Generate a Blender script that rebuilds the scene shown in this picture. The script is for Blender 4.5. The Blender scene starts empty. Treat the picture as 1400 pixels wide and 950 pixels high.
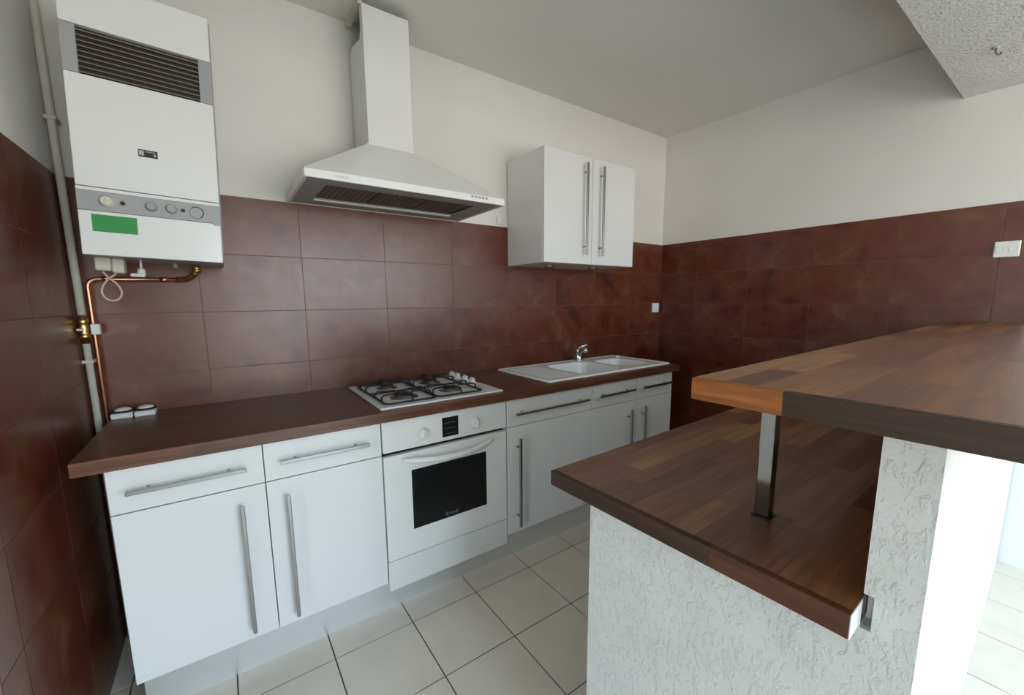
import bpy, bmesh, math, random
from mathutils import Vector, Matrix
random.seed(7)
scene = bpy.context.scene
C = scene.collection
R = math.radians

# ------------------------------------------------------------------ camera
cam_d = bpy.data.cameras.new('camera'); cam = bpy.data.objects.new('camera', cam_d); C.objects.link(cam)
cam_d.sensor_width = 36.0; cam_d.lens = 559.1477 * 36.0 / 1400.0
cam_d.shift_x = (700 - 696.67) / 1400; cam_d.shift_y = (490.288 - 475) / 1400
cam_d.clip_start = 0.02
r_ = Vector((0.81894, -0.573828, -0.007622)); u_ = Vector((0.087621, 0.1119, 0.989849)); f_ = Vector((0.56715, 0.811295, -0.141919))
cam.matrix_world = Matrix(((r_.x, u_.x, -f_.x, 0.3147), (r_.y, u_.y, -f_.y, -2.1464), (r_.z, u_.z, -f_.z, 1.337), (0, 0, 0, 1)))
scene.camera = cam

# ------------------------------------------------------------------ world, daylight, exposure
world = bpy.data.worlds.new('world'); scene.world = world; world.use_nodes = True
wn_ = world.node_tree; bg = wn_.nodes['Background']
tcw = wn_.nodes.new('ShaderNodeTexCoord'); sep = wn_.nodes.new('ShaderNodeSeparateXYZ'); mr = wn_.nodes.new('ShaderNodeMapRange'); rw = wn_.nodes.new('ShaderNodeValToRGB')
wn_.links.new(tcw.outputs['Generated'], sep.inputs[0]); wn_.links.new(sep.outputs['Z'], mr.inputs['Value'])
mr.inputs['From Min'].default_value = -1.0; wn_.links.new(mr.outputs[0], rw.inputs['Fac']); wn_.links.new(rw.outputs['Color'], bg.inputs['Color'])
sky = [(0.0, (0.34, 0.325, 0.30)), (0.49, (0.50, 0.48, 0.455)), (0.515, (0.78, 0.80, 0.80)), (0.56, (0.66, 0.84, 0.97)), (0.66, (0.50, 0.78, 1.0)), (1.0, (0.40, 0.70, 1.0))]
while len(rw.color_ramp.elements) < len(sky): rw.color_ramp.elements.new(0.5)
for e, (p, c) in zip(rw.color_ramp.elements, sky): e.position = p; e.color = (*c, 1)
bg.inputs['Strength'].default_value = 11.5

def window_portal(name, loc, sx, sz, rz=0.0):
    d = bpy.data.lights.new(name, 'AREA'); d.shape = 'RECTANGLE'; d.size = sx; d.size_y = sz; d.cycles.is_portal = True
    o = bpy.data.objects.new(name, d); C.objects.link(o); o.location = loc; o.rotation_euler = (R(90), 0, rz)   # faces into the room
window_portal('window_portal', (1.85, -5.06, 1.2), 3.1, 2.2)
window_portal('side_window_portal', (-2.66, -2.7, 1.25), 0.9, 1.9, R(-90))

vs = scene.view_settings
vs.view_transform = 'Standard'; vs.look = 'None'; vs.gamma = 1.0; vs.use_curve_mapping = False
vs.exposure = 0.06

# ------------------------------------------------------------------ materials
def new_mat(name):
    m = bpy.data.materials.new(name); m.use_nodes = True
    nt = m.node_tree; return m, nt, nt.nodes['Principled BSDF']
def plain(name, col, rough=0.5, metal=0.0, spec=0.5, coat=0.0):
    m, nt, b = new_mat(name)
    b.inputs['Base Color'].default_value = (*col, 1); b.inputs['Roughness'].default_value = rough
    b.inputs['Metallic'].default_value = metal; b.inputs['Specular IOR Level'].default_value = spec
    b.inputs['Coat Weight'].default_value = coat
    return m
def coords(nt, scale=(1, 1, 1), rand=0.0):
    tc = nt.nodes.new('ShaderNodeTexCoord'); mp = nt.nodes.new('ShaderNodeMapping')
    nt.links.new(tc.outputs['Object'], mp.inputs['Vector']); mp.inputs['Scale'].default_value = scale
    if rand:
        oi = nt.nodes.new('ShaderNodeObjectInfo'); mu = nt.nodes.new('ShaderNodeMath'); mu.operation = 'MULTIPLY'
        mu.inputs[1].default_value = rand; nt.links.new(oi.outputs['Random'], mu.inputs[0])
        nt.links.new(mu.outputs[0], mp.inputs['Location'])
    return mp.outputs['Vector']
def noise(nt, vec, scale, detail=4, rough=0.55, dist=0.0):
    n = nt.nodes.new('ShaderNodeTexNoise'); n.inputs['Scale'].default_value = scale; n.inputs['Detail'].default_value = detail
    n.inputs['Roughness'].default_value = rough; n.inputs['Distortion'].default_value = dist
    nt.links.new(vec, n.inputs['Vector']); return n.outputs['Fac']
def ramp(nt, fac, stops):
    r = nt.nodes.new('ShaderNodeValToRGB'); nt.links.new(fac, r.inputs['Fac'])
    e = r.color_ramp.elements
    while len(e) < len(stops): e.new(0.5)
    for k, (p, c) in enumerate(stops): e[k].position = p; e[k].color = (*c, 1)
    return r.outputs['Color']
def bump(nt, b, height, strength, dist=0.01):
    n = nt.nodes.new('ShaderNodeBump'); n.inputs['Strength'].default_value = strength; n.inputs['Distance'].default_value = dist
    nt.links.new(height, n.inputs['Height']); nt.links.new(n.outputs['Normal'], b.inputs['Normal'])
def maprange(nt, fac, a, b_):
    n = nt.nodes.new('ShaderNodeMapRange'); nt.links.new(fac, n.inputs['Value'])
    n.inputs['To Min'].default_value = a; n.inputs['To Max'].default_value = b_; return n.outputs['Result']
def mixc(nt, fac, a, b_, mode='MIX'):
    n = nt.nodes.new('ShaderNodeMix'); n.data_type = 'RGBA'; n.blend_type = mode
    for s, v in ((0, fac), (6, a), (7, b_)):
        if hasattr(v, 'node'): nt.links.new(v, n.inputs[s])
        else: n.inputs[s].default_value = v if s == 0 else (*v, 1)
    return n.outputs[2]

def paint_mat(name, col, var=0.03, bs=0.05):
    m, nt, b = new_mat(name); v = coords(nt)
    n = noise(nt, v, 1.6, 3)
    lo = tuple(c * (1 - var) for c in col); hi = tuple(min(1, c * (1 + var)) for c in col)
    nt.links.new(ramp(nt, n, [(0.3, lo), (0.7, hi)]), b.inputs['Base Color'])
    b.inputs['Roughness'].default_value = 0.75
    bump(nt, b, noise(nt, v, 220, 2), bs, 0.002); return m
M = {}
M['wall'] = paint_mat('wall_paint', (0.77, 0.75, 0.71))
M['ceiling'] = paint_mat('ceiling_paint', (0.73, 0.705, 0.655), 0.02)
def plaster(name='rough_plaster', st=0.5):
    m, nt, b = new_mat(name); v = coords(nt)
    v1 = coords(nt, (1, 1, 0.55))
    n1 = noise(nt, v1, 85, 4, 0.55, 0.25); n2 = noise(nt, v, 150, 3, 0.6, 0.2); n3 = noise(nt, v, 9, 2)
    sharp = maprange(nt, n1, 0, 1); sharp.node.inputs['From Min'].default_value = 0.50; sharp.node.inputs['From Max'].default_value = 0.66
    add = nt.nodes.new('ShaderNodeMath'); add.operation = 'MULTIPLY_ADD'; nt.links.new(n2, add.inputs[0]); add.inputs[1].default_value = 0.45
    nt.links.new(sharp, add.inputs[2])
    nt.links.new(ramp(nt, n3, [(0.3, (0.66, 0.64, 0.605)), (0.7, (0.72, 0.70, 0.665))]), b.inputs['Base Color'])
    b.inputs['Roughness'].default_value = 0.7
    bump(nt, b, add.outputs[0], st, 0.005); return m
M['plaster'] = plaster()
M['beam'] = plaster('beam_plaster', 0.7)
def tile_mat():
    m, nt, b = new_mat('brown_glazed_tile'); v = coords(nt, (1, 1, 1), 37.0)
    n1 = noise(nt, v, 5.5, 6, 0.62, 0.5); n2 = noise(nt, v, 17, 5, 0.6); n3 = noise(nt, v, 2.5, 3)
    c1 = ramp(nt, n1, [(0.30, (0.035, 0.004, 0.001)), (0.45, (0.13, 0.021, 0.007)), (0.56, (0.12, 0.036, 0.011)), (0.72, (0.21, 0.085, 0.042))])
    c2 = ramp(nt, n2, [(0.35, (0.06, 0.008, 0.003)), (0.65, (0.155, 0.048, 0.020))])
    nt.links.new(mixc(nt, maprange(nt, n3, 0.0, 0.4), c1, c2), b.inputs['Base Color'])
    nt.links.new(maprange(nt, n2, 0.24, 0.38), b.inputs['Roughness'])
    b.inputs['Specular IOR Level'].default_value = 0.62
    bump(nt, b, n1, 0.08, 0.006); return m
M['tile'] = tile_mat()
M['grout'] = plain('brown_grout', (0.17, 0.10, 0.08), 0.9)
M['grout_light'] = plain('floor_grout', (0.10, 0.085, 0.07), 0.9)
def floor_mat():
    m, nt, b = new_mat('beige_floor_tile'); v = coords(nt, (1, 1, 1), 19.0)
    n1 = noise(nt, v, 7, 5, 0.6, 0.4)
    nt.links.new(ramp(nt, n1, [(0.3, (0.75, 0.645, 0.54)), (0.7, (0.82, 0.715, 0.605))]), b.inputs['Base Color'])
    b.inputs['Roughness'].default_value = 0.38
    bump(nt, b, noise(nt, v, 60, 3), 0.06, 0.002); return m
M['floor'] = floor_mat()
def stave_mat(name, stops, rough=0.33, spec=0.65):
    m, nt, b = new_mat(name); v = coords(nt, (1.6, 26, 26), 53.0)
    oi = nt.nodes.new('ShaderNodeObjectInfo')
    base = ramp(nt, oi.outputs['Random'], stops)
    g = noise(nt, v, 2.2, 6, 0.65, 0.6)
    gr = ramp(nt, g, [(0.28, (0.50, 0.48, 0.46)), (0.72, (1.35, 1.32, 1.27))])
    nt.links.new(mixc(nt, 1.0, base, gr, 'MULTIPLY'), b.inputs['Base Color'])
    b.inputs['Roughness'].default_value = rough; b.inputs['Specular IOR Level'].default_value = spec
    bump(nt, b, g, 0.04, 0.002); return m
M['stave'] = stave_mat('walnut_stave', [(0.0, (0.105, 0.036, 0.014)), (0.25, (0.165, 0.058, 0.023)), (0.6, (0.215, 0.078, 0.031)), (0.82, (0.255, 0.108, 0.042)), (1.0, (0.36, 0.18, 0.066))])
M['stave_orange'] = stave_mat('orange_stave', [(0.0, (0.33, 0.105, 0.022)), (1.0, (0.33, 0.105, 0.022))], 0.45, 0.3)
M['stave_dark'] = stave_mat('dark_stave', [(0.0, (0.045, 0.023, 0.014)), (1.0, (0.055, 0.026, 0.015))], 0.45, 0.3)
M['stave_red'] = stave_mat('reddish_stave', [(0.0, (0.095, 0.032, 0.014)), (1.0, (0.11, 0.038, 0.017))], 0.45, 0.3)
def worktop_mat():
    m, nt, b = new_mat('walnut_worktop'); v = coords(nt)
    br = nt.nodes.new('ShaderNodeTexBrick'); nt.links.new(v, br.inputs['Vector']); br.inputs['Scale'].default_value = 1.0
    br.inputs['Brick Width'].default_value = 0.42; br.inputs['Row Height'].default_value = 0.045; br.inputs['Mortar Size'].default_value = 0.0
    br.inputs['Color1'].default_value = (0.135, 0.050, 0.025, 1); br.inputs['Color2'].default_value = (0.17, 0.064, 0.032, 1)
    v2 = coords(nt, (1.5, 30, 30)); g = noise(nt, v2, 2.0, 6, 0.65, 0.5)
    gr = ramp(nt, g, [(0.30, (0.42, 0.40, 0.39)), (0.70, (1.28, 1.25, 1.22))])
    nt.links.new(mixc(nt, 1.0, br.outputs['Color'], gr, 'MULTIPLY'), b.inputs['Base Color'])
    b.inputs['Roughness'].default_value = 0.34; b.inputs['Specular IOR Level'].default_value = 0.5; return m
M['worktop'] = worktop_mat()
M['white'] = plain('white_laminate', (0.75, 0.75, 0.74), 0.30)
M['carcass'] = plain('white_carcass', (0.74, 0.73, 0.70), 0.45)
M['enamel'] = plain('white_enamel', (0.80, 0.80, 0.78), 0.2)
M['sink'] = plain('white_resin', (0.90, 0.90, 0.89), 0.22)
M['plastic'] = plain('white_plastic', (0.80, 0.80, 0.78), 0.35)
M['cream'] = plain('cream_plastic', (0.66, 0.62, 0.50), 0.5)
M['cable'] = plain('beige_cable', (0.62, 0.47, 0.32), 0.5)
M['black'] = plain('black_gap', (0.012, 0.012, 0.012), 0.6)
M['black_glass'] = plain('black_glass', (0.010, 0.012, 0.012), 0.06)
M['display'] = plain('display_black', (0.012, 0.012, 0.012), 0.25)
M['iron'] = plain('black_iron', (0.015, 0.016, 0.018), 0.4)
M['rubber'] = plain('black_rubber', (0.014, 0.014, 0.014), 0.7)
def brushed(name, col, rough, scale):
    m, nt, b = new_mat(name); v = coords(nt, scale)
    n = noise(nt, v, 6, 4)
    b.inputs['Base Color'].default_value = (*col, 1); b.inputs['Metallic'].default_value = 1.0
    nt.links.new(maprange(nt, n, rough * 0.8, rough * 1.25), b.inputs['Roughness']); return m
M['steel'] = brushed('brushed_steel', (0.37, 0.37, 0.365), 0.30, (40, 40, 40))
M['alu'] = brushed('brushed_aluminium', (0.86, 0.90, 0.94), 0.38, (2, 60, 60))
M['chrome'] = plain('chrome', (0.70, 0.70, 0.71), 0.08, 1.0)
M['post'] = plain('dark_chrome', (0.24, 0.215, 0.20), 0.12, 1.0)
M['copper'] = brushed('copper', (0.72, 0.36, 0.22), 0.35, (20, 20, 20))
M['brass'] = brushed('brass', (0.72, 0.52, 0.20), 0.32, (30, 30, 30))
M['grey_metal'] = plain('grey_metal', (0.36, 0.365, 0.37), 0.45, 0.0)
M['dark_grey'] = plain('dark_grey', (0.10, 0.10, 0.10), 0.5)
M['filter'] = plain('filter_mesh', (0.20, 0.185, 0.17), 0.5, 0.6)
M['green'] = plain('green_paper', (0.035, 0.29, 0.075), 0.6)
M['badge'] = plain('badge_black', (0.02, 0.02, 0.02), 0.3)
M['silver'] = plain('silver_print', (0.45, 0.45, 0.44), 0.4)
M['faint_print'] = plain('faint_print', (0.16, 0.165, 0.165), 0.4)
M['pale_print'] = plain('pale_print', (0.60, 0.60, 0.59), 0.4)
M['grille'] = plain('grille_brown', (0.035, 0.024, 0.015), 0.5)
M['slat'] = plain('grille_slat', (0.17, 0.145, 0.11), 0.45)
M['pipe'] = paint_mat('painted_pipe', (0.55, 0.53, 0.46), 0.15, 0.1)
M['lamp'] = plain('lamp_diffuser', (0.72, 0.70, 0.64), 0.4)
M['frame'] = plain('window_frame', (0.8, 0.8, 0.8), 0.4)

# ------------------------------------------------------------------ mesh helpers
class MB:
    def __init__(s): s.bm = bmesh.new()
    def add(s, other):
        me = bpy.data.meshes.new('tmp'); other.to_mesh(me); other.free(); s.bm.from_mesh(me); bpy.data.meshes.remove(me)
    def box(s, x0, x1, y0, y1, z0, z1, bev=0.0, seg=1):
        b = bmesh.new(); bmesh.ops.create_cube(b, size=1)
        for v in b.verts:
            v.co = Vector(((x0 + x1) / 2 + v.co.x * (x1 - x0), (y0 + y1) / 2 + v.co.y * (y1 - y0), (z0 + z1) / 2 + v.co.z * (z1 - z0)))
        if bev: bmesh.ops.bevel(b, geom=list(b.edges), offset=bev, segments=seg, affect='EDGES', profile=0.5)
        s.add(b); return s
    def tube(s, pts, r, seg=12, cap=True, radii=None):
        pts = [Vector(p) for p in pts]; n = len(pts); rings = []
        t0 = (pts[1] - pts[0]).normalized()
        up = Vector((0, 0, 1)) if abs(t0.z) < 0.9 else Vector((1, 0, 0))
        nrm = t0.cross(up).normalized()
        for i, p in enumerate(pts):
            t = (pts[min(i + 1, n - 1)] - pts[max(i - 1, 0)]).normalized()
            nrm = (nrm - t * nrm.dot(t)).normalized(); bi = t.cross(nrm)
            rr = radii[i] if radii else r
            rings.append([s.bm.verts.new(p + (nrm * math.cos(a) + bi * math.sin(a)) * rr) for a in [2 * math.pi * k / seg for k in range(seg)]])
        for a, b in zip(rings, rings[1:]):
            for k in range(seg):
                f = s.bm.faces.new((a[k], a[(k + 1) % seg], b[(k + 1) % seg], b[k])); f.smooth = True
        if cap:
            s.bm.faces.new(rings[0][::-1]); s.bm.faces.new(rings[-1])
        return s
    def cyl(s, p0, p1, r, seg=20, r2=None):
        return s.tube([p0, p1], r, seg, True, [r, r if r2 is None else r2])
    def prism(s, poly, axis, a, b):
        """poly in the two other axes, extruded along axis from a to b"""
        def P(u, v, w): return {'x': (w, u, v), 'y': (u, w, v), 'z': (u, v, w)}[axis]
        A = [s.bm.verts.new(P(u, v, a)) for u, v in poly]; B = [s.bm.verts.new(P(u, v, b)) for u, v in poly]
        s.bm.faces.new(A); s.bm.faces.new(B[::-1]); n = len(poly)
        for k in range(n): s.bm.faces.new((A[k], B[k], B[(k + 1) % n], A[(k + 1) % n]))
        return s
    def lathe(s, c, prof, seg=28, axis='z'):
        """prof: (radius, height) pairs, about axis through c"""
        def P(r, h, a):
            x, y = r * math.cos(a), r * math.sin(a)
            return Vector(c) + {'z': Vector((x, y, h)), 'y': Vector((x, -h, y)), 'x': Vector((h, x, y))}[axis]
        rings = [[s.bm.verts.new(P(max(r, 1e-5), h, 2 * math.pi * k / seg)) for k in range(seg)] for r, h in prof]
        for a, b in zip(rings, rings[1:]):
            for k in range(seg):
                f = s.bm.faces.new((a[k], a[(k + 1) % seg], b[(k + 1) % seg], b[k])); f.smooth = True
        s.bm.faces.new(rings[0][::-1]); s.bm.faces.new(rings[-1])
        return s
    def build(s, name, mat, parent=None, origin=None):
        bmesh.ops.recalc_face_normals(s.bm, faces=list(s.bm.faces))
        o0 = Vector(origin) if origin is not None else Vector((0, 0, 0))
        if origin is not None: bmesh.ops.translate(s.bm, verts=list(s.bm.verts), vec=-o0)
        me = bpy.data.meshes.new(name); s.bm.to_mesh(me); s.bm.free(); me.materials.append(M[mat])
        o = bpy.data.objects.new(name, me); C.objects.link(o)
        if parent is not None: o.parent = parent
        return o
def tag(o, label, cat, group=None):
    o['label'] = label; o['category'] = cat
    if group: o['group'] = group
    return o
def thing(name, label, cat, loc, rot=(0, 0, 0), group=None):
    o = bpy.data.objects.new(name, None); C.objects.link(o); o.empty_display_size = 0.05
    o.location = loc; o.rotation_euler = rot; return tag(o, label, cat, group)
def struct(name, mb, mat, label=None):
    o = mb.build(name, mat); o['kind'] = 'structure'
    if label: o['label'] = label
    return o
_cache = {}
def piece(name, dims, mat, parent, loc, bev=0.0):
    """box of dims centred at loc; alike pieces share mesh data"""
    key = (name, mat, tuple(round(d, 4) for d in dims), bev)
    if key not in _cache:
        a, b, c = (d / 2 for d in dims)
        mb = MB().box(-a, a, -b, b, -c, c, bev)
        bmesh.ops.recalc_face_normals(mb.bm, faces=list(mb.bm.faces))
        me = bpy.data.meshes.new(name); mb.bm.to_mesh(me); mb.bm.free(); me.materials.append(M[mat]); _cache[key] = me
    o = bpy.data.objects.new(name, _cache[key]); C.objects.link(o); o.parent = parent; o.location = loc
    return o

# ------------------------------------------------------------------ room shell
XL, XR, ZC, YB = -0.115, 3.3832, 2.6197, -5.0
RA = 0.030                                   # the right wall stands a little out of square
ZTOP, TH, TW, TX = 1.7803, 0.2417, 0.3901, 0.2515
def cuts(a, b, start, step):
    k0 = math.floor((a - start) / step) + 1; c = [a]
    while start + k0 * step < b - 0.012:
        if start + k0 * step > a + 0.012: c.append(start + k0 * step)
        k0 += 1
    return c + [b]
J = 0.0028
# floor
floor = struct('floor', MB().box(-2.8, 3.75, YB - 0.1, 0.15, -0.12, -0.003), 'grout_light', 'beige square floor tiles with dark joints')
xs = cuts(-0.9798, 3.56, 0.5538, 0.3067); ys = cuts(YB, 0.0, -0.642, 0.3067)
for i in range(len(xs) - 1):
    for j in range(len(ys) - 1):
        piece('floor_tile', (xs[i + 1] - xs[i] - 0.005, ys[j + 1] - ys[j] - 0.005, 0.007), 'floor', floor, ((xs[i] + xs[i + 1]) / 2, (ys[j] + ys[j + 1]) / 2, -0.0035))
o = MB().box(-2.6, -0.9815, YB, -1.0, -0.004, -0.0005).build('floor_tiles_beyond', 'floor', floor); o['kind'] = 'stuff'
ceiling = struct('ceiling', MB().box(-2.8, 3.75, YB - 0.1, 0.15, ZC, ZC + 0.12), 'ceiling', 'plain off-white ceiling')
# back wall
wall_back = struct('wall_back', MB().box(-0.3, 3.6, 0.006, 0.15, 0.0, ZC), 'wall', 'off-white wall above brown tiles')
MB().box(XL, XR, 0.0012, 0.0075, 0.0, ZTOP).build('grout', 'grout', wall_back)
zs = cuts(0.0, ZTOP, ZTOP - 20 * TH, TH)
xs = cuts(XL, XR, TX, TW)
for i in range(len(xs) - 1):
    for j in range(len(zs) - 1):
        piece('tile', (xs[i + 1] - xs[i] - J, 0.007, zs[j + 1] - zs[j] - J), 'tile', wall_back, ((xs[i] + xs[i + 1]) / 2, 0.0035, (zs[j] + zs[j + 1]) / 2))
# left wall
wall_left = struct('wall_left', MB().box(-0.26, XL - 0.006, -1.0, 0.006, 0.0, ZC), 'wall', 'left wall, brown tiles below off-white paint')
MB().box(XL - 0.0075, XL - 0.0012, -0.96, 0.0, 0.0, ZTOP).build('grout', 'grout', wall_left)
ys = cuts(-0.96, 0.0, -0.455, 0.39)
for i in range(len(ys) - 1):
    for j in range(len(zs) - 1):
        piece('tile', (0.007, ys[i + 1] - ys[i] - J, zs[j + 1] - zs[j] - J), 'tile', wall_left, (XL - 0.0035, (ys[i] + ys[i + 1]) / 2, (zs[j] + zs[j + 1]) / 2))
# right wall (local frame: +y runs towards the living room, rotated by RA)
wall_right = MB().box(0.006, 0.15, -5.1, 0.02, 0.0, ZC).build('wall_right', 'wall'); wall_right['kind'] = 'structure'
wall_right['label'] = 'right wall, dark brown tiles below off-white paint'
wall_right.location = (XR, 0, 0); wall_right.rotation_euler = (0, 0, RA)
MB().box(0.0012, 0.0075, -1.955, 0.0, 0.0, ZTOP).build('grout', 'grout', wall_right)
ys = cuts(-1.955, 0.0, -0.31, 0.384)
for i in range(len(ys) - 1):
    for j in range(len(zs) - 1):
        piece('tile', (0.007, ys[i + 1] - ys[i] - J, zs[j + 1] - zs[j] - J), 'tile', wall_right, (0.0035, (ys[i] + ys[i + 1]) / 2, (zs[j] + zs[j + 1]) / 2))
# wall with the window, behind the camera
wf = MB()
wf.box(-2.8, 0.3, YB - 0.12, YB, 0, ZC); wf.box(3.4, 3.75, YB - 0.12, YB, 0, ZC)
wf.box(0.3, 3.4, YB - 0.12, YB, 2.3, ZC); wf.box(0.3, 3.4, YB - 0.12, YB, 0, 0.10)
struct('wall_front', wf, 'wall')
wn = MB()
for x in (0.3, 1.05, 1.825, 2.6, 3.35): wn.box(x, x + 0.05, YB - 0.05, YB - 0.01, 0.10, 2.3)
wn.box(0.3, 3.4, YB - 0.05, YB - 0.01, 0.10, 0.17); wn.box(0.3, 3.4, YB - 0.05, YB - 0.01, 2.24, 2.3)
struct('window_1', wn, 'frame', 'white window frame of the living room')
struct('wall_return', MB().box(-2.6, -0.26, -1.0, -0.88, 0, ZC), 'wall')
ws = MB()
ws.box(-2.72, -2.6, YB, -3.15, 0, ZC); ws.box(-2.72, -2.6, -2.25, -0.88, 0, ZC); ws.box(-2.72, -2.6, -3.15, -2.25, 2.2, ZC); ws.box(-2.72, -2.6, -3.15, -2.25, 0, 0.3)
struct('wall_side', ws, 'wall')
wn = MB()
for y in (-3.15, -2.725, -2.30): wn.box(-2.65, -2.61, y, y + 0.05, 0.3, 2.2)
wn.box(-2.65, -2.61, -3.15, -2.25, 0.3, 0.36); wn.box(-2.65, -2.61, -3.15, -2.25, 2.14, 2.2)
struct('window_2', wn, 'frame', 'white side window frame of the living room')
# ceiling beam over the bar
beam = struct('ceiling_beam', MB().box(-2.6, 3.44, -2.12, -1.648, 2.312, ZC), 'beam', 'rough plastered beam crossing above the bar')

# ------------------------------------------------------------------ bar island (slightly out of square, like the right wall)
ISL = (0.966, -1.394, 0.0); TI = 0.027
def island(o): o.location = ISL; o.rotation_euler = (0, 0, TI); return o
# local: +x along the bar, -y towards the living room
ULEN = 2.452
w = MB()
w.box(0.053, ULEN, -0.667, -0.607, 0.0, 0.862); w.box(0.053, ULEN, -0.667, -0.607, 0.916, 1.1745)
w.box(0.053, ULEN, -0.667, -0.619, 0.862, 0.916); w.box(0.085, ULEN, -0.619, -0.607, 0.862, 0.916)
w.box(0.053, 0.153, -0.607, -0.088, 0.0, 0.868)
wi = island(struct('wall_island', w, 'plaster', 'rough plastered half wall carrying the bar'))

def stave_top(root, u0, u1, v0, v1, z0, z1, width, seed, end_segs, band):
    rnd = random.Random(seed); n = max(1, round((v1 - v0) / width)); wv = (v1 - v0) / n
    for k in range(n):
        u = u0 + band; first = True
        while u < u1 - 1e-6:
            ln = rnd.uniform(0.28, 0.62) * (rnd.uniform(0.3, 1) if first else 1); first = False
            e = min(u + ln, u1)
            if u1 - e < 0.12: e = u1
            piece('stave', (e - u, wv, z1 - z0), 'stave', root, ((u + e) / 2, -(v0 + (k + 0.5) * wv), (z0 + z1) / 2)); u = e
    v = v0
    for ln, mat in end_segs:
        e = min(v + ln, v1)
        o = piece('edge_strip', (e - v, band, z1 - z0), mat, root, (u0 + band / 2, -(v + e) / 2, (z0 + z1) / 2), 0.0008)
        o.rotation_euler = (0, 0, math.pi / 2); v = e
LT, LB = 0.907, 0.8695
low = thing('bar_worktop', 'lower walnut stave counter resting on the rough white half wall', 'counter', ISL, (0, 0, TI))
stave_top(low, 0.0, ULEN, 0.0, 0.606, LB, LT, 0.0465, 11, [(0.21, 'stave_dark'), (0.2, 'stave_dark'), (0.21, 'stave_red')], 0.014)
piece('end_cap', (0.052, 0.0012, LT - LB), 'plastic', low, (0.027, -0.6066, (LT + LB) / 2))['label'] = 'white cut end of counter'
BT, BB = 1.210, 1.175
bar = thing('breakfast_bar', 'raised walnut stave bar top with an orange end strip', 'counter', ISL, (0, 0, TI))
stave_top(bar, -0.044, ULEN, 0.385, 0.985, BB, BT, 0.0462, 23, [(0.132, 'stave_orange'), (0.30, 'stave_dark'), (0.10, 'stave_red'), (0.30, 'stave_dark')], 0.012)
# chrome post between counter and bar
post = thing('bar_post', 'square chrome post between lower counter and raised bar', 'post', (1.168, -1.808, LT), (0, 0, TI))
MB().box(-0.013, 0.013, -0.013, 0.013, 0.003, BB - LT - 0.003, 0.002, 2).build('post_tube', 'post', post)
MB().box(-0.016, 0.016, -0.016, 0.016, 0.0, 0.003).build('foot_plate', 'iron', post)
MB().box(-0.016, 0.016, -0.016, 0.016, BB - LT - 0.003, BB - LT).build('top_plate', 'iron', post)

# ------------------------------------------------------------------ kitchen units
ZT, ZS, ZP, D = 0.8665, 0.728, 0.1735, 0.585
B0, B1, B2, B3, B4, B4M, B5 = 0.0, 0.3873, 0.7865, 1.3865, 1.9637, 2.3478, 2.7154
G = 0.0016
def bar_handle(parent, org, x0, x1, z0, z1, y_face, y_bar, r=0.006):
    m = MB(); yb = y_bar
    if x1 - x0 > z1 - z0:
        z = (z0 + z1) / 2; m.box(x0, x1, yb - r, yb + r, z - r, z + r, 0.002, 2)
        ins = min(0.05, (x1 - x0) * 0.16)
        for x in (x0 + ins, x1 - ins): m.cyl((x, yb, z), (x, y_face, z), 0.0045, 10)
    else:
        x = (x0 + x1) / 2; m.box(x - r, x + r, yb - r, yb + r, z0, z1, 0.002, 2)
        for z in (z0 + 0.05, z1 - 0.05): m.cyl((x, yb, z), (x, y_face, z), 0.0045, 10)
    return m.build('handle', 'steel', parent, org)
def carcass(root, org, x0, x1, z0, z1, y0, y1, shelf=None, top=True):
    m = MB(); t = 0.016
    m.box(x0, x0 + t, y0, y1, z0, z1); m.box(x1 - t, x1, y0, y1, z0, z1); m.box(x0 + t, x1 - t, y0, y1, z0, z0 + t)
    m.box(x0 + t, x1 - t, y1 - 0.006, y1, z0 + t, z1)
    if top: m.box(x0 + t, x1 - t, y0, y0 + 0.08, z1 - t, z1); m.box(x0 + t, x1 - t, y1 - 0.09, y1 - 0.006, z1 - t, z1)
    return m.build('body', 'carcass', root, org)
def base_unit(label, x0, x1, fronts):
    org = Vector(((x0 + x1) / 2, -0.30, 0.0)); root = thing('base_cabinet', label, 'cabinet', org, group='white base cabinets under the worktop')
    m = MB(); t = 0.016; e = 0.0005
    a, b = x0 + e, x1 - e
    m.box(a, a + t, -D + 0.019, -0.02, ZP, ZT); m.box(b - t, b, -D + 0.019, -0.02, ZP, ZT); m.box(a + t, b - t, -D + 0.019, -0.02, ZP, ZP + t)
    m.box(a + t, b - t, -0.026, -0.02, ZP + t, ZT)
    m.box(a + t, b - t, -D + 0.019, -D + 0.04, ZT - 0.02, ZT)
    m.build('body', 'carcass', root, org)
    for lx in (a + 0.06, b - 0.06):
        for ly in (-0.42, -0.10):
            MB().cyl((lx, ly, 0.0), (lx, ly, ZP), 0.018, 12).build('leg', 'rubber', root, org)
    for kind, fx0, fx1, fz0, fz1, h in fronts:
        p = MB().box(fx0 + G, fx1 - G, -D, -D + 0.018, fz0 + G, fz1 - G, 0.0012).build(kind, 'white', root, org)
        hh = bar_handle(p, org, *h, -D, -0.617)
        if kind == 'drawer':
            MB().box(fx0 + 0.04, fx1 - 0.04, -D + 0.019, -0.08, fz0 + 0.02, fz0 + 0.09).build('drawer_box', 'carcass', p, org)
base_unit('leftmost white base cabinet, with one drawer and a door, beside the tiled wall', B0, B1,
    [('drawer', B0, B1, ZS, ZT, (0.045, 0.337, 0.791, 0.803)), ('door', B0, B1, ZP, ZS, (0.309, 0.321, 0.216, 0.677))])
base_unit('white base cabinet directly left of the oven, handle near its left edge', B1, B2,
    [('drawer', B1, B2, ZS, ZT, (0.435, 0.734, 0.791, 0.803)), ('door', B1, B2, ZP, ZS, (0.443, 0.455, 0.214, 0.677))])
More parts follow.
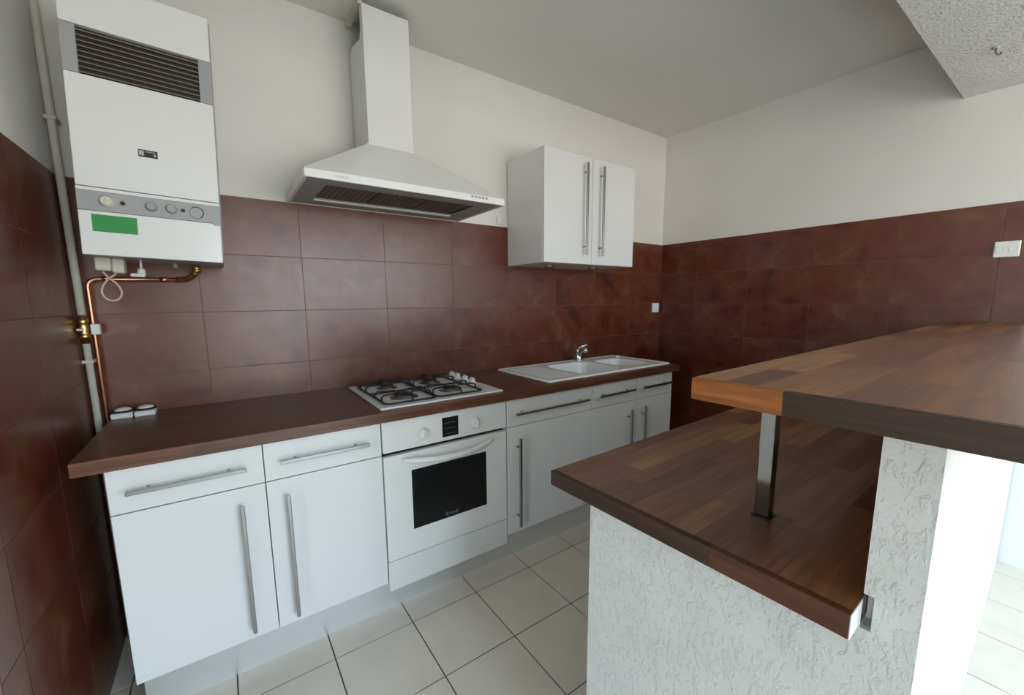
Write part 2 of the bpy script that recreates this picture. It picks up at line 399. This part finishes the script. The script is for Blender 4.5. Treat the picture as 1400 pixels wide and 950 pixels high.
base_unit('white base cabinet directly right of the oven with one wide drawer', B3, B4,
    [('drawer', B3, B4, ZS, ZT, (1.422, 1.914, 0.791, 0.803)), ('door', B3, B4, ZP, ZS, (1.441, 1.453, 0.217, 0.674))])
base_unit('rightmost white base cabinet under the sink with two drawers and two doors', B4, B5,
    [('drawer', B4, B4M, ZS, ZT, (2.000, 2.304, 0.795, 0.807)), ('drawer', B4M, B5, ZS, ZT, (2.379, 2.668, 0.797, 0.809)),
     ('door', B4, B4M, ZP, ZS, (2.272, 2.284, 0.222, 0.684)), ('door', B4M, B5, ZP, ZS, (2.402, 2.414, 0.222, 0.684))])
# oven housing
org = Vector((1.0865, -0.30, 0)); oh = thing('oven_cabinet', 'white housing under the oven with a plain bottom panel', 'cabinet', org)
MB().box(B2 + 0.003, B3 - 0.003, -D, -D + 0.018, 0.134, 0.2645, 0.0012).build('bottom_panel', 'white', oh, org)
m = MB(); m.box(B2 + 0.0005, B2 + 0.0035, -D + 0.019, -0.02, ZP, ZT); m.box(B3 - 0.0035, B3 - 0.0005, -D + 0.019, -0.02, ZP, ZT); m.box(B2 + 0.0035, B3 - 0.0035, -D + 0.019, -0.02, 0.245, 0.2625)
m.build('body', 'carcass', oh, org)
# plinth board
pl = MB().box(0.004, 2.711, -0.505, -0.490, 0.0, ZP - 0.0015).build('plinth', 'alu'); tag(pl, 'brushed silver plinth board along the foot of the base cabinets', 'plinth')

# oven
org = Vector((1.0865, -0.30, 0.2635)); ov = thing('oven', 'white built-in oven with a black glass window under the hob', 'oven', org)
OX0, OX1 = 0.7905, 1.3825
MB().box(OX0 + 0.01, OX1 - 0.01, -0.560, -0.05, 0.2635, 0.85).build('body', 'black', ov, org)
cp = MB().box(OX0, OX1, -D - 0.002, -0.560, 0.735, 0.8645, 0.003, 2).build('control_panel', 'enamel', ov, org)
dp = MB().box(1.049, 1.126, -D - 0.0035, -D - 0.001, 0.752, 0.838, 0.0008).build('display', 'display', cp, org)
dg = MB()
for k in range(3): dg.box(1.060, 1.114, -D - 0.0040, -D - 0.0034, 0.765 + k * 0.024, 0.767 + k * 0.024)
dg.build('display_marks', 'dark_grey', cp, org)
for kx in (0.962, 1.214):
    kn = MB().lathe((kx, -D - 0.002, 0.788), [(0.026, 0.0), (0.026, 0.003), (0.021, 0.005), (0.020, 0.013), (0.018, 0.015)], 28, 'y').build('knob', 'enamel', cp, org)
    MB().box(kx - 0.0035, kx + 0.0035, -D - 0.024, -D - 0.015, 0.769, 0.807, 0.0012).build('grip', 'enamel', cp, org)
dr = MB().box(OX0, OX1, -D - 0.004, -0.562, 0.268, 0.7195, 0.004, 2).build('oven_door', 'enamel', ov, org)
MB().box(0.903, 1.266, -D - 0.0050, -D - 0.003, 0.380, 0.642, 0.0006).build('door_glass', 'black_glass', dr, org)
pts = []
for k in range(21):
    t = k / 20; x = 0.862 + t * (1.304 - 0.862); bow = math.sin(math.pi * t)
    pts.append((x, -D - 0.004 - 0.040 * bow ** 0.6, 0.697 - 0.020 * bow))
h = MB().tube(pts, 0.012, 12, True, [0.006 + 0.0065 * min(1, 3 * math.sin(math.pi * k / 20)) for k in range(21)])
h.build('handle', 'enamel', dr, org)
def text(name, body, size, mat, parent, org, loc, rot=(R(90), 0, 0)):
    cu = bpy.data.curves.new(name, 'FONT'); cu.body = body; cu.size = size; cu.extrude = 0.0003; cu.align_x = 'CENTER'; cu.align_y = 'CENTER'
    t = bpy.data.objects.new(name, cu); C.objects.link(t); bpy.context.view_layer.update()
    me = bpy.data.meshes.new_from_object(t); bpy.data.objects.remove(t); me.materials.clear(); me.materials.append(M[mat])
    o = bpy.data.objects.new(name, me); C.objects.link(o); o.parent = parent; o.location = Vector(loc) - Vector(org); o.rotation_euler = rot
    return o
text('logo', 'Brandt', 0.024, 'faint_print', dr, org, (1.083, -D - 0.0054, 0.400))

# worktop with cut-outs for hob and sink
WX0, WX1, WY = -0.060, 2.765, -0.605
HX0, HX1, HY0, HY1 = 0.83, 1.34, -0.53, -0.10
SX0, SX1, SY0, SY1 = 1.73, 2.70, -0.515, -0.085
m = MB(); zb, zt = 0.8675, 0.907
m.box(WX0, HX0, WY, -0.001, zb, zt); m.box(HX1, SX0, WY, -0.001, zb, zt); m.box(SX1, WX1, WY, -0.001, zb, zt)
m.box(HX0, HX1, WY, HY0, zb, zt); m.box(HX0, HX1, HY1, -0.001, zb, zt)
m.box(SX0, SX1, WY, SY0, zb, zt); m.box(SX0, SX1, SY1, -0.001, zb, zt)
bmesh.ops.remove_doubles(m.bm, verts=list(m.bm.verts), dist=1e-5)
seen = {}
for f in list(m.bm.faces):
    key = tuple(round(c, 4) for c in f.calc_center_median())
    if key in seen: bmesh.ops.delete(m.bm, geom=[f, seen[key]], context='FACES_ONLY')
    else: seen[key] = f
wt = m.build('worktop', 'worktop'); tag(wt, 'long dark walnut kitchen worktop over the white base cabinets', 'worktop')

# ------------------------------------------------------------------ gas hob
org = Vector((1.0865, -0.315, zt)); hob = thing('gas_hob', 'white four-burner gas hob with black pan supports set in the worktop', 'hob', org)
MB().box(0.796, 1.379, -0.570, -0.060, zt, zt + 0.009, 0.0035, 2).build('tray', 'enamel', hob, org)
for bx, by, br in ((0.945, -0.425, 0.050), (1.170, -0.425, 0.038), (0.945, -0.195, 0.038), (1.170, -0.195, 0.044)):
    b = MB().lathe((bx, by, zt + 0.0085), [(br + 0.012, 0), (br + 0.010, 0.003), (br * 0.82, 0.005), (br * 0.8, 0.012)], 28).build('burner', 'steel', hob, org)
    MB().lathe((bx, by, zt + 0.0205), [(br * 0.80, 0), (br * 0.82, 0.004), (br * 0.70, 0.007), (0.0, 0.0075)], 28).build('burner_cap', 'iron', b, org)
for gx0, gx1 in ((0.830, 1.054), (1.062, 1.286)):
    g = MB(); zg = zt + 0.024; r = 0.0042
    def rr(x0, x1, y0, y1, c, z):
        pts = []
        for cx, cy, a0 in ((x1 - c, y1 - c, 0), (x0 + c, y1 - c, 90), (x0 + c, y0 + c, 180), (x1 - c, y0 + c, 270)):
            for k in range(5): a = R(a0 + 22.5 * k); pts.append((cx + c * math.cos(a), cy + c * math.sin(a), z))
        return pts + [pts[0]]
    g.tube(rr(gx0, gx1, -0.535, -0.095, 0.02, zt + 0.014), r, 8, False)
    cx = (gx0 + gx1) / 2
    for cy in (-0.425, -0.195):
        # raised bent fingers running in from the frame
        for sx in (-1, 1):
            xo = gx0 if sx < 0 else gx1
            for dy in (-0.045, 0.045):
                g.tube([(xo, cy + dy, zt + 0.014), (xo - sx * 0.004, cy + dy, zg + 0.008), (xo - sx * 0.014, cy + dy, zg + 0.013), (cx + sx * 0.028, cy + dy * 0.55, zg + 0.013)], r, 8)
        yo = -0.535 if cy < -0.3 else -0.095
        sg = -1 if cy < -0.3 else 1
        g.tube([(cx, yo, zt + 0.014), (cx, yo - sg * 0.004, zg + 0.008), (cx, yo - sg * 0.014, zg + 0.013), (cx, cy + sg * 0.028, zg + 0.013)], r, 8)
    g.tube([(gx0, -0.310, zt + 0.014), (gx1, -0.310, zt + 0.014)], r, 8)
    for fx in (gx0, gx1):
        for fy in (-0.50, -0.13): g.cyl((fx, fy, zt + 0.008), (fx, fy, zt + 0.014), 0.005, 8)
    g.build('pan_support', 'iron', hob, org)
for ky in (-0.12, -0.185, -0.27, -0.345):
    k = MB().lathe((1.338, ky, zt + 0.0085), [(0.021, 0), (0.021, 0.004), (0.0165, 0.007), (0.0155, 0.024), (0.013, 0.026)], 24).build('knob', 'plastic', hob, org)
    MB().box(1.335, 1.341, ky - 0.015, ky + 0.015, zt + 0.033, zt + 0.040, 0.001).build('grip', 'plastic', k, org)

# ------------------------------------------------------------------ sink and tap
org = Vector((2.215, -0.30, zt)); sk = thing('sink', 'white resin sink with ribbed drainer and two bowls set in the worktop', 'sink', org)
KX0, KX1, KY0, KY1 = 1.685, 2.748, -0.545, -0.052
def sdf_rr(x, y, cx, cy, hx, hy, r):
    qx, qy = abs(x - cx) - hx + r, abs(y - cy) - hy + r
    return math.hypot(max(qx, 0), max(qy, 0)) + min(max(qx, qy), 0) - r
def sstep(a, b, t):
    t = min(1, max(0, (t - a) / (b - a))); return t * t * (3 - 2 * t)
bowls = [(2.165, -0.318, 0.175, 0.185, 0.07, 0.155), (2.515, -0.318, 0.125, 0.150, 0.06, 0.115)]
def sink_z(x, y):
    e = min(x - KX0, KX1 - x, y - KY0, KY1 - y)
    z = zt + 0.010 * sstep(0, 0.008, e) - 0.004 * sstep(0.018, 0.028, e)
    for cx, cy, hx, hy, r, dp in bowls: z -= dp * sstep(0.006, -0.045, sdf_rr(x, y, cx, cy, hx, hy, r))
    if 1.725 < x < 1.955 and -0.49 < y < -0.11:
        wgt = sstep(1.725, 1.74, x) * sstep(1.955, 1.94, x) * sstep(-0.49, -0.48, y) * sstep(-0.11, -0.12, y)
        z -= wgt * 0.0035 * (0.5 + 0.5 * math.cos(2 * math.pi * y / 0.034))
    return z
s = MB(); NX, NY = 190, 96
gv = [[s.bm.verts.new((KX0 + (KX1 - KX0) * i / NX, KY0 + (KY1 - KY0) * j / NY, sink_z(KX0 + (KX1 - KX0) * i / NX, KY0 + (KY1 - KY0) * j / NY))) for j in range(NY + 1)] for i in range(NX + 1)]
for i in range(NX):
    for j in range(NY):
        f = s.bm.faces.new((gv[i][j], gv[i + 1][j], gv[i + 1][j + 1], gv[i][j + 1])); f.smooth = True
s.build('basin', 'sink', sk, org)
for cx, cy, hx, hy, r, dp in bowls:
    MB().lathe((cx, cy, zt + 0.006 - dp), [(0.036, 0), (0.036, 0.003), (0.022, 0.0015), (0.0, 0.0012)], 24).build('drain', 'chrome', sk, org)
MB().lathe((2.70, -0.135, zt + 0.006), [(0.016, 0), (0.016, 0.008), (0.010, 0.011), (0.0, 0.0115)], 20).build('hole_cover', 'plastic', sk, org)
org = Vector((2.340, -0.092, zt + 0.006)); tp = thing('mixer_tap', 'chrome single-lever mixer tap at the back of the sink', 'tap', org)
x, y, z = org
MB().lathe((x, y, z), [(0.030, 0), (0.030, 0.006), (0.026, 0.010), (0.025, 0.060), (0.029, 0.066), (0.026, 0.084), (0.0, 0.090)], 24).build('body', 'chrome', tp, org)
MB().tube([(x, y - 0.01, z + 0.045), (x - 0.025, y - 0.05, z + 0.075), (x - 0.05, y - 0.10, z + 0.094), (x - 0.062, y - 0.125, z + 0.096), (x - 0.068, y - 0.138, z + 0.082)], 0.011, 12, True, [0.017, 0.0155, 0.014, 0.0135, 0.0135]).build('spout', 'chrome', tp, org)
MB().tube([(x, y, z + 0.08), (x + 0.015, y - 0.01, z + 0.098), (x + 0.045, y - 0.04, z + 0.112)], 0.007, 10, True, [0.012, 0.008, 0.007]).build('lever', 'chrome', tp, org)

# ------------------------------------------------------------------ wall cabinet
org = Vector((2.188, -0.17, 1.546)); uc = thing('wall_cabinet', 'white two-door wall cabinet hung above the sink', 'cabinet', org)
UX0, UX1, UZ0, UZ1 = 1.808, 2.568, 1.546, 2.159
MB().box(UX0, UX1, -0.331, 0.0, UZ0, UZ1, 0.001).build('body', 'white', uc, org)
for a, b, hx in ((UX0, 2.182, 2.110), (2.182, UX1, 2.246)):
    d = MB().box(a + 0.001, b - 0.0015, -0.350, -0.332, UZ0 + 0.001, UZ1 - 0.001, 0.0012).build('door', 'white', uc, org)
    bar_handle(d, org, hx - 0.006, hx + 0.006, 1.597, 2.114, -0.350, -0.381)
for sx in (2.00, 2.38):
    MB().lathe((sx, -0.17, UZ0 - 0.012), [(0.030, 0.012), (0.030, 0.002), (0.022, 0.0)], 20).build('spotlight', 'steel', uc, org)

# ------------------------------------------------------------------ cooker hood
org = Vector((1.032, 0.0, 1.782)); hd = thing('cooker_hood', 'white chimney cooker hood fixed to the wall above the hob', 'hood', org)
X0, X1, Y0, LZ0, LZ1 = 0.600, 1.466, -0.470, 1.782, 1.812
CX0, CX1, CY0, CZ = 0.912, 1.118, -0.222, 2.022
m = MB()
t = 0.012
m.box(X0, X1, Y0, Y0 + t, LZ0, LZ1, 0.002); m.box(X0, X0 + t, Y0 + t, -0.001, LZ0, LZ1); m.box(X1 - t, X1, Y0 + t, -0.001, LZ0, LZ1)
m.build('front_rim', 'enamel', hd, org)
m = MB()
vb = [m.bm.verts.new(p) for p in ((X0, Y0, LZ1), (X1, Y0, LZ1), (X1, -0.001, LZ1), (X0, -0.001, LZ1))]
vm = [m.bm.verts.new(p) for p in ((CX0 - 0.012, CY0 - 0.012, CZ - 0.004), (CX1 + 0.012, CY0 - 0.012, CZ - 0.004), (CX1 + 0.012, -0.001, CZ - 0.004), (CX0 - 0.012, -0.001, CZ - 0.004))]
vt = [m.bm.verts.new((v.co.x, v.co.y, CZ)) for v in vm]
for a, b in ((vb, vm), (vm, vt)):
    for k in range(4): m.bm.faces.new((a[k], a[(k + 1) % 4], b[(k + 1) % 4], b[k]))
m.bm.faces.new(vt); m.bm.faces.new(vb[::-1])
m.build('canopy', 'enamel', hd, org)
m = MB(); zb_ = 1.784
m.box(X0 + t, X1 - t, Y0 + t, -0.375, zb_, zb_ + 0.004); m.box(X0 + t, X1 - t, -0.125, -0.002, zb_, zb_ + 0.004)
m.box(X0 + t, 0.690, -0.375, -0.125, zb_, zb_ + 0.004); m.box(1.356, X1 - t, -0.375, -0.125, zb_, zb_ + 0.004)
m.build('underside', 'grey_metal', hd, org)
for k in range(3):
    a = 0.690 + k * 0.222
    fl = MB().box(a + 0.004, a + 0.218, -0.374, -0.126, zb_ + 0.008, zb_ + 0.014).build('filter', 'filter', hd, org)
    m = MB()
    for q in range(9): m.box(a + 0.012 + q * 0.0225, a + 0.024 + q * 0.0225, -0.366, -0.134, zb_ + 0.006, zb_ + 0.0085)
    m.build('filter_ribs', 'filter', fl, org)
    MB().box(a + 0.095, a + 0.127, -0.362, -0.350, zb_ + 0.001, zb_ + 0.008, 0.001).build('latch', 'dark_grey', fl, org)
MB().box(0.690, 1.356, -0.118, -0.100, zb_ - 0.006, zb_ + 0.001, 0.002).build('lamp_strip', 'lamp', hd, org)
for k in range(5):
    MB().box(1.284 + k * 0.0185, 1.295 + k * 0.0185, Y0 - 0.003, Y0 + 0.002, 1.797, 1.806, 0.0008).build('button', 'grey_metal', hd, org)
MB().box(0.702, 0.752, Y0 - 0.0012, Y0 + 0.001, 1.794, 1.801).build('name_plate', 'pale_print', hd, org)
# chimney: bent sheet with a cut-out at the top of the left cheek
ch = MB().box(CX0, CX1, CY0, CY0 + 0.003, CZ, 2.584, 0.0008).build('chimney', 'enamel', hd, org)
cheek = [(CY0 + 0.003, CZ), (-0.001, CZ), (-0.001, 2.478), (-0.055, 2.490), (-0.165, 2.468), (-0.185, 2.50), (-0.185, 2.584), (CY0 + 0.003, 2.584)]
MB().prism(cheek, 'x', CX0, CX0 + 0.003).build('side_cheek', 'enamel', ch, org)
MB().box(CX1 - 0.003, CX1, CY0 + 0.003, -0.001, CZ, 2.584).build('side_cheek', 'enamel', ch, org)
MB().tube([(1.015, -0.10, CZ), (1.015, -0.10, 2.612)], 0.062, 24).build('duct', 'grey_metal', hd, org)
m = MB(); m.box(0.900, 1.05, -0.018, -0.001, 2.590, 2.616); m.box(0.905, 0.925, -0.19, -0.018, 2.598, 2.616)
m.build('ceiling_bracket', 'cream', hd, org)

# ------------------------------------------------------------------ boiler
BO = Vector((0.157, -0.002, 1.482)); bl = thing('wall_boiler', 'white wall-hung gas boiler with dark air grille and green sticker', 'boiler', BO, (0, R(1.9), 0))
HW, BH, BD = 0.1825, 0.800, -0.330      # local frame: x centred, z up from the bottom edge
m = MB(); m.box(-HW, HW, BD + 0.022, 0.0, 0.004, BH - 0.002, 0.004)
m.build('casing', 'grey_metal', bl)
fw = HW - 0.004
MB().box(-fw, fw, BD, BD + 0.0215, 0.664, BH, 0.003, 2).build('top_panel', 'enamel', bl)
for a, b in ((-fw, -0.145), (0.145, fw)): MB().box(a, b, BD + 0.003, BD + 0.0215, 0.530, 0.6625).build('grille_band', 'grey_metal', bl)
gr = MB().box(-0.145, 0.145, BD + 0.017, BD + 0.0215, 0.530, 0.6625).build('air_grille', 'grille', bl)
for k in range(9):
    sl = piece('slat', (0.290, 0.011, 0.0030), 'slat', gr, (0, BD + 0.010, 0.5375 + k * 0.0145)); sl.rotation_euler = (R(22), 0, 0)
dpn = MB().box(-fw, fw, BD, BD + 0.0215, 0.2065, 0.5285, 0.003, 2).build('front_panel', 'enamel', bl)
bd = MB().box(-0.0265, 0.0215, BD - 0.0022, BD + 0.001, 0.319, 0.341, 0.001).build('badge', 'badge', dpn)
MB().box(-0.0245, -0.012, BD - 0.003, BD - 0.0018, 0.3225, 0.3375).build('badge_square', 'silver', dpn)
MB().box(0.0115, 0.0175, BD - 0.003, BD - 0.0018, 0.3235, 0.3305).build('badge_mark', 'silver', dpn)
MB().box(-0.009, 0.016, BD - 0.003, BD - 0.0018, 0.3345, 0.3365).build('badge_line', 'silver', dpn)
MB().box(-fw, fw, BD + 0.002, BD + 0.0215, 0.194, 0.2045, 0.001).build('panel_lip', 'enamel', bl)
cs = MB().box(-fw, fw, BD + 0.004, BD + 0.0215, 0.136, 0.1935).build('control_strip', 'grey_metal', bl)
for kx, kr, mat in ((-0.111, 0.0155, 'cream'), (-0.005, 0.0135, 'grey_metal'), (0.046, 0.0135, 'grey_metal')):
    k = MB().lathe((kx, BD + 0.004, 0.166), [(kr * 1.15, 0), (kr * 1.15, 0.002), (kr, 0.004), (kr * 0.92, 0.016), (kr * 0.8, 0.018)], 24, 'y').build('knob', mat, cs)
    MB().box(kx - 0.002, kx + 0.002, BD - 0.017, BD - 0.0135, 0.166 - kr * 0.7, 0.166 + kr * 0.7).build('grip', mat, k)
for kx in (-0.074, 0.076):
    MB().lathe((kx, BD + 0.004, 0.166), [(0.0058, 0), (0.0058, 0.006), (0.004, 0.008)], 16, 'y').build('button', 'badge', cs)
ga = MB().lathe((0.113, BD + 0.004, 0.164), [(0.0195, 0), (0.0195, 0.003), (0.017, 0.0045), (0.017, 0.002)], 32, 'y').build('gauge', 'grey_metal', cs)
rg = [(0.113 + 0.0185 * math.cos(R(a)), BD - 0.0008, 0.164 + 0.0185 * math.sin(R(a))) for a in range(-60, 141, 10)]
MB().tube(rg, 0.0014, 6).build('gauge_rim', 'badge', ga)
lp = MB(); lp.box(-fw, fw, BD, BD + 0.0215, 0.0, 0.1345, 0.003, 2)
lpo = lp.build('lower_panel', 'enamel', bl)
MB().box(-0.149, -0.0435, BD - 0.0010, BD + 0.0005, 0.072, 0.124).build('green_sticker', 'green', lpo)
m = MB(); m.box(0.158, 0.1785, BD - 0.0015, BD + 0.0005, 0.127, 0.137); m.build('hinge_clip', 'grey_metal', lpo)
# fittings under the boiler
m = MB(); m.box(-0.178, -0.138, -0.19, -0.12, -0.040, 0.004, 0.003); m.box(-0.137, -0.105, -0.185, -0.125, -0.046, 0.004, 0.004)
m.build('terminal_box', 'cream', bl)
m = MB(); m.cyl((-0.062, -0.17, 0.004), (-0.062, -0.17, -0.030), 0.004, 10); m.cyl((-0.062, -0.17, -0.026), (-0.062, -0.17, -0.046), 0.010, 14, 0.013); m.box(-0.092, -0.052, -0.178, -0.162, -0.056, -0.044, 0.003)
m.build('drain_tap', 'plastic', bl)
m = MB(); m.cyl((0.093, -0.10, 0.004), (0.093, -0.10, -0.026), 0.013, 14); m.cyl((0.093, -0.10, -0.014), (0.093, -0.10, -0.024), 0.018, 6)
m.build('valve', 'brass', bl)
MB().cyl((0.03, -0.12, 0.004), (0.03, -0.12, -0.014), 0.008, 10).build('test_nipple', 'grey_metal', bl)

# ------------------------------------------------------------------ pipes in the corner
org = Vector((-0.098, -0.050, 0.0)); gp = thing('gas_pipe', 'painted gas pipe running up the left corner with a brass shut-off valve', 'pipe', org)
x, y = org.x, org.y
MB().tube([(x, y, 0.0), (x, y, 1.196)], 0.0105, 14).build('lower_pipe', 'pipe', gp, org)
MB().tube([(x, y, 1.292), (x, y, ZC)], 0.0115, 14).build('upper_pipe', 'pipe', gp, org)
v = MB().lathe((x, y, 1.192), [(0.0115, 0), (0.0115, 0.018), (0.015, 0.018), (0.015, 0.032), (0.0125, 0.034), (0.0145, 0.042), (0.0145, 0.062), (0.0125, 0.070), (0.015, 0.072), (0.015, 0.088), (0.0115, 0.09), (0.0115, 0.104)], 16).build('shut_off_valve', 'brass', gp, org)
MB().tube([(x, y, 1.244), (x - 0.006, y - 0.035, 1.244)], 0.004, 10).build('valve_stem', 'steel', v, org)
MB().box(x - 0.012, x + 0.006, y - 0.040, y - 0.033, 1.240, 1.248, 0.001).build('lever', 'steel', v, org)
for zc in (1.95, 1.12):
    MB().box(x - 0.0165, x + 0.014, y - 0.014, 0.0, zc, zc + 0.012, 0.001).build('pipe_clip', 'pipe', gp, org)
org = Vector((-0.076, -0.028, 0.0)); cu_ = thing('copper_pipe', 'bare copper pipe from under the boiler down behind the worktop', 'pipe', org)
x, y = org.x, org.y
pts = [(x, y, 0.0), (x, y, 1.395)]
for k in range(1, 9):
    a = R(90 * k / 8); pts.append((x + 0.03 * (1 - math.cos(a)), y, 1.395 + 0.03 * math.sin(a)))
pts += [(0.185, y, 1.427)]
MB().tube(pts, 0.0078, 14).build('pipe_run', 'copper', cu_, org)
MB().tube([(0.180, y, 1.427), (0.215, y - 0.004, 1.430), (0.236, y - 0.03, 1.442), (0.248, y - 0.066, 1.460)], 0.0105, 12).build('elbow', 'brass', cu_, org)
for px_ in (-0.035, 0.13): MB().cyl((px_, y, 1.427), (px_ + 0.022, y, 1.427), 0.0098, 14).build('sleeve', 'copper', cu_, org)
pb = MB().box(-0.078, -0.054, -0.066, -0.038, 1.224, 1.262, 0.002).build('pipe_bracket', 'plastic'); tag(pb, 'small white block clipped to the copper pipe', 'pipe clip')
cb = [(0.032, -0.150, 1.452), (0.020, -0.148, 1.437), (0.004, -0.147, 1.423), (-0.010, -0.147, 1.406), (-0.019, -0.148, 1.386), (-0.019, -0.149, 1.366), (-0.008, -0.150, 1.350), (0.006, -0.151, 1.346), (0.020, -0.152, 1.350), (0.030, -0.153, 1.366), (0.030, -0.155, 1.386), (0.020, -0.156, 1.406), (0.004, -0.157, 1.424), (-0.006, -0.157, 1.440), (-0.008, -0.156, 1.446)]
sm = []
for a, b, c, d in zip([cb[0]] + cb[:-2], cb[:-1], cb[1:], cb[2:] + [cb[-1]]):
    for k in range(4):
        t = k / 4; p = [0.5 * ((2 * b[i]) + (-a[i] + c[i]) * t + (2 * a[i] - 5 * b[i] + 4 * c[i] - d[i]) * t * t + (-a[i] + 3 * b[i] - 3 * c[i] + d[i]) * t ** 3) for i in range(3)]
        sm.append(tuple(p))
cab = MB().tube(sm + [cb[-1]], 0.0036, 8).build('power_cable', 'cable'); tag(cab, 'beige cable hanging in a loop under the boiler', 'cable')

# ------------------------------------------------------------------ sockets
def socket(name, label, loc, w_, h_, rot, n=1):
    t = thing(name, label, 'socket', loc, rot)     # local: x along the wall, -y out of the wall
    p = MB().box(-w_ / 2, w_ / 2, -0.010, 0.0, -h_ / 2, h_ / 2, 0.003, 2).build('cover_plate', 'plastic', t)
    for k in range(n):
        cx = (k - (n - 1) / 2) * w_ / n; r = min(w_ / n, h_) * 0.36
        i = MB().lathe((cx, -0.010, 0), [(r, 0), (r, 0.0015), (r * 0.94, 0.002), (r * 0.92, 0.0008)], 24, 'y').build('insert', 'plastic', t)
    return t
socket('wall_socket', 'small white socket on the back wall tiles near the room corner', (3.315, -0.0005, 1.264), 0.085, 0.078, (0, 0, 0))
socket('wall_switch', 'white double switch plate on the right tiled wall above the bar', (XR + 1.865 * math.sin(RA) - 0.0005, -1.865 * math.cos(RA), 1.561), 0.082, 0.074, (0, 0, RA + math.pi / 2 * 3), 2)
socket('cable_outlet', 'small white cable outlet on the wall between hood and wall cabinet', (1.745, 0.0055, 1.815), 0.030, 0.040, (0, 0, 0))
ds = thing('socket_block', 'pair of round white sockets at the back left of the worktop', 'socket', (0.006, -0.060, zt))
for sx in (-0.032, 0.034):
    b = MB().box(sx - 0.031, sx + 0.031, -0.034, 0.034, 0.0, 0.020, 0.004, 2).build('socket_body', 'plastic', ds)
    MB().lathe((sx, 0.010, 0.019), [(0.033, 0), (0.033, 0.006), (0.030, 0.008)], 28).build('black_ring', 'rubber', b)  # flat black ring, wider than the cap and set slightly behind it
    MB().lathe((sx, 0.006, 0.019), [(0.026, 0), (0.026, 0.008), (0.020, 0.014), (0.010, 0.017), (0.0, 0.018)], 28).build('cap', 'plastic', b)
# hook in the beam
org = Vector((2.915, -1.801, 2.312)); hk = thing('ceiling_hook', 'small dark metal hook screwed into the plastered beam', 'hook', org)
MB().lathe((2.915, -1.801, 2.306), [(0.012, 0.006), (0.012, 0.002), (0.006, 0.0)], 16).build('hook_base', 'silver', hk, org)
pts = [(2.915, -1.801, 2.308), (2.915, -1.801, 2.298)] + [(2.915 + 0.018 * (1 - math.cos(R(a))), -1.801 - 0.3 * 0.018 * (1 - math.cos(R(a))), 2.298 - 0.010 * math.sin(R(a))) for a in range(20, 201, 20)]
MB().tube(pts, 0.0028, 8).build('hook_arm', 'dark_grey', hk, org)
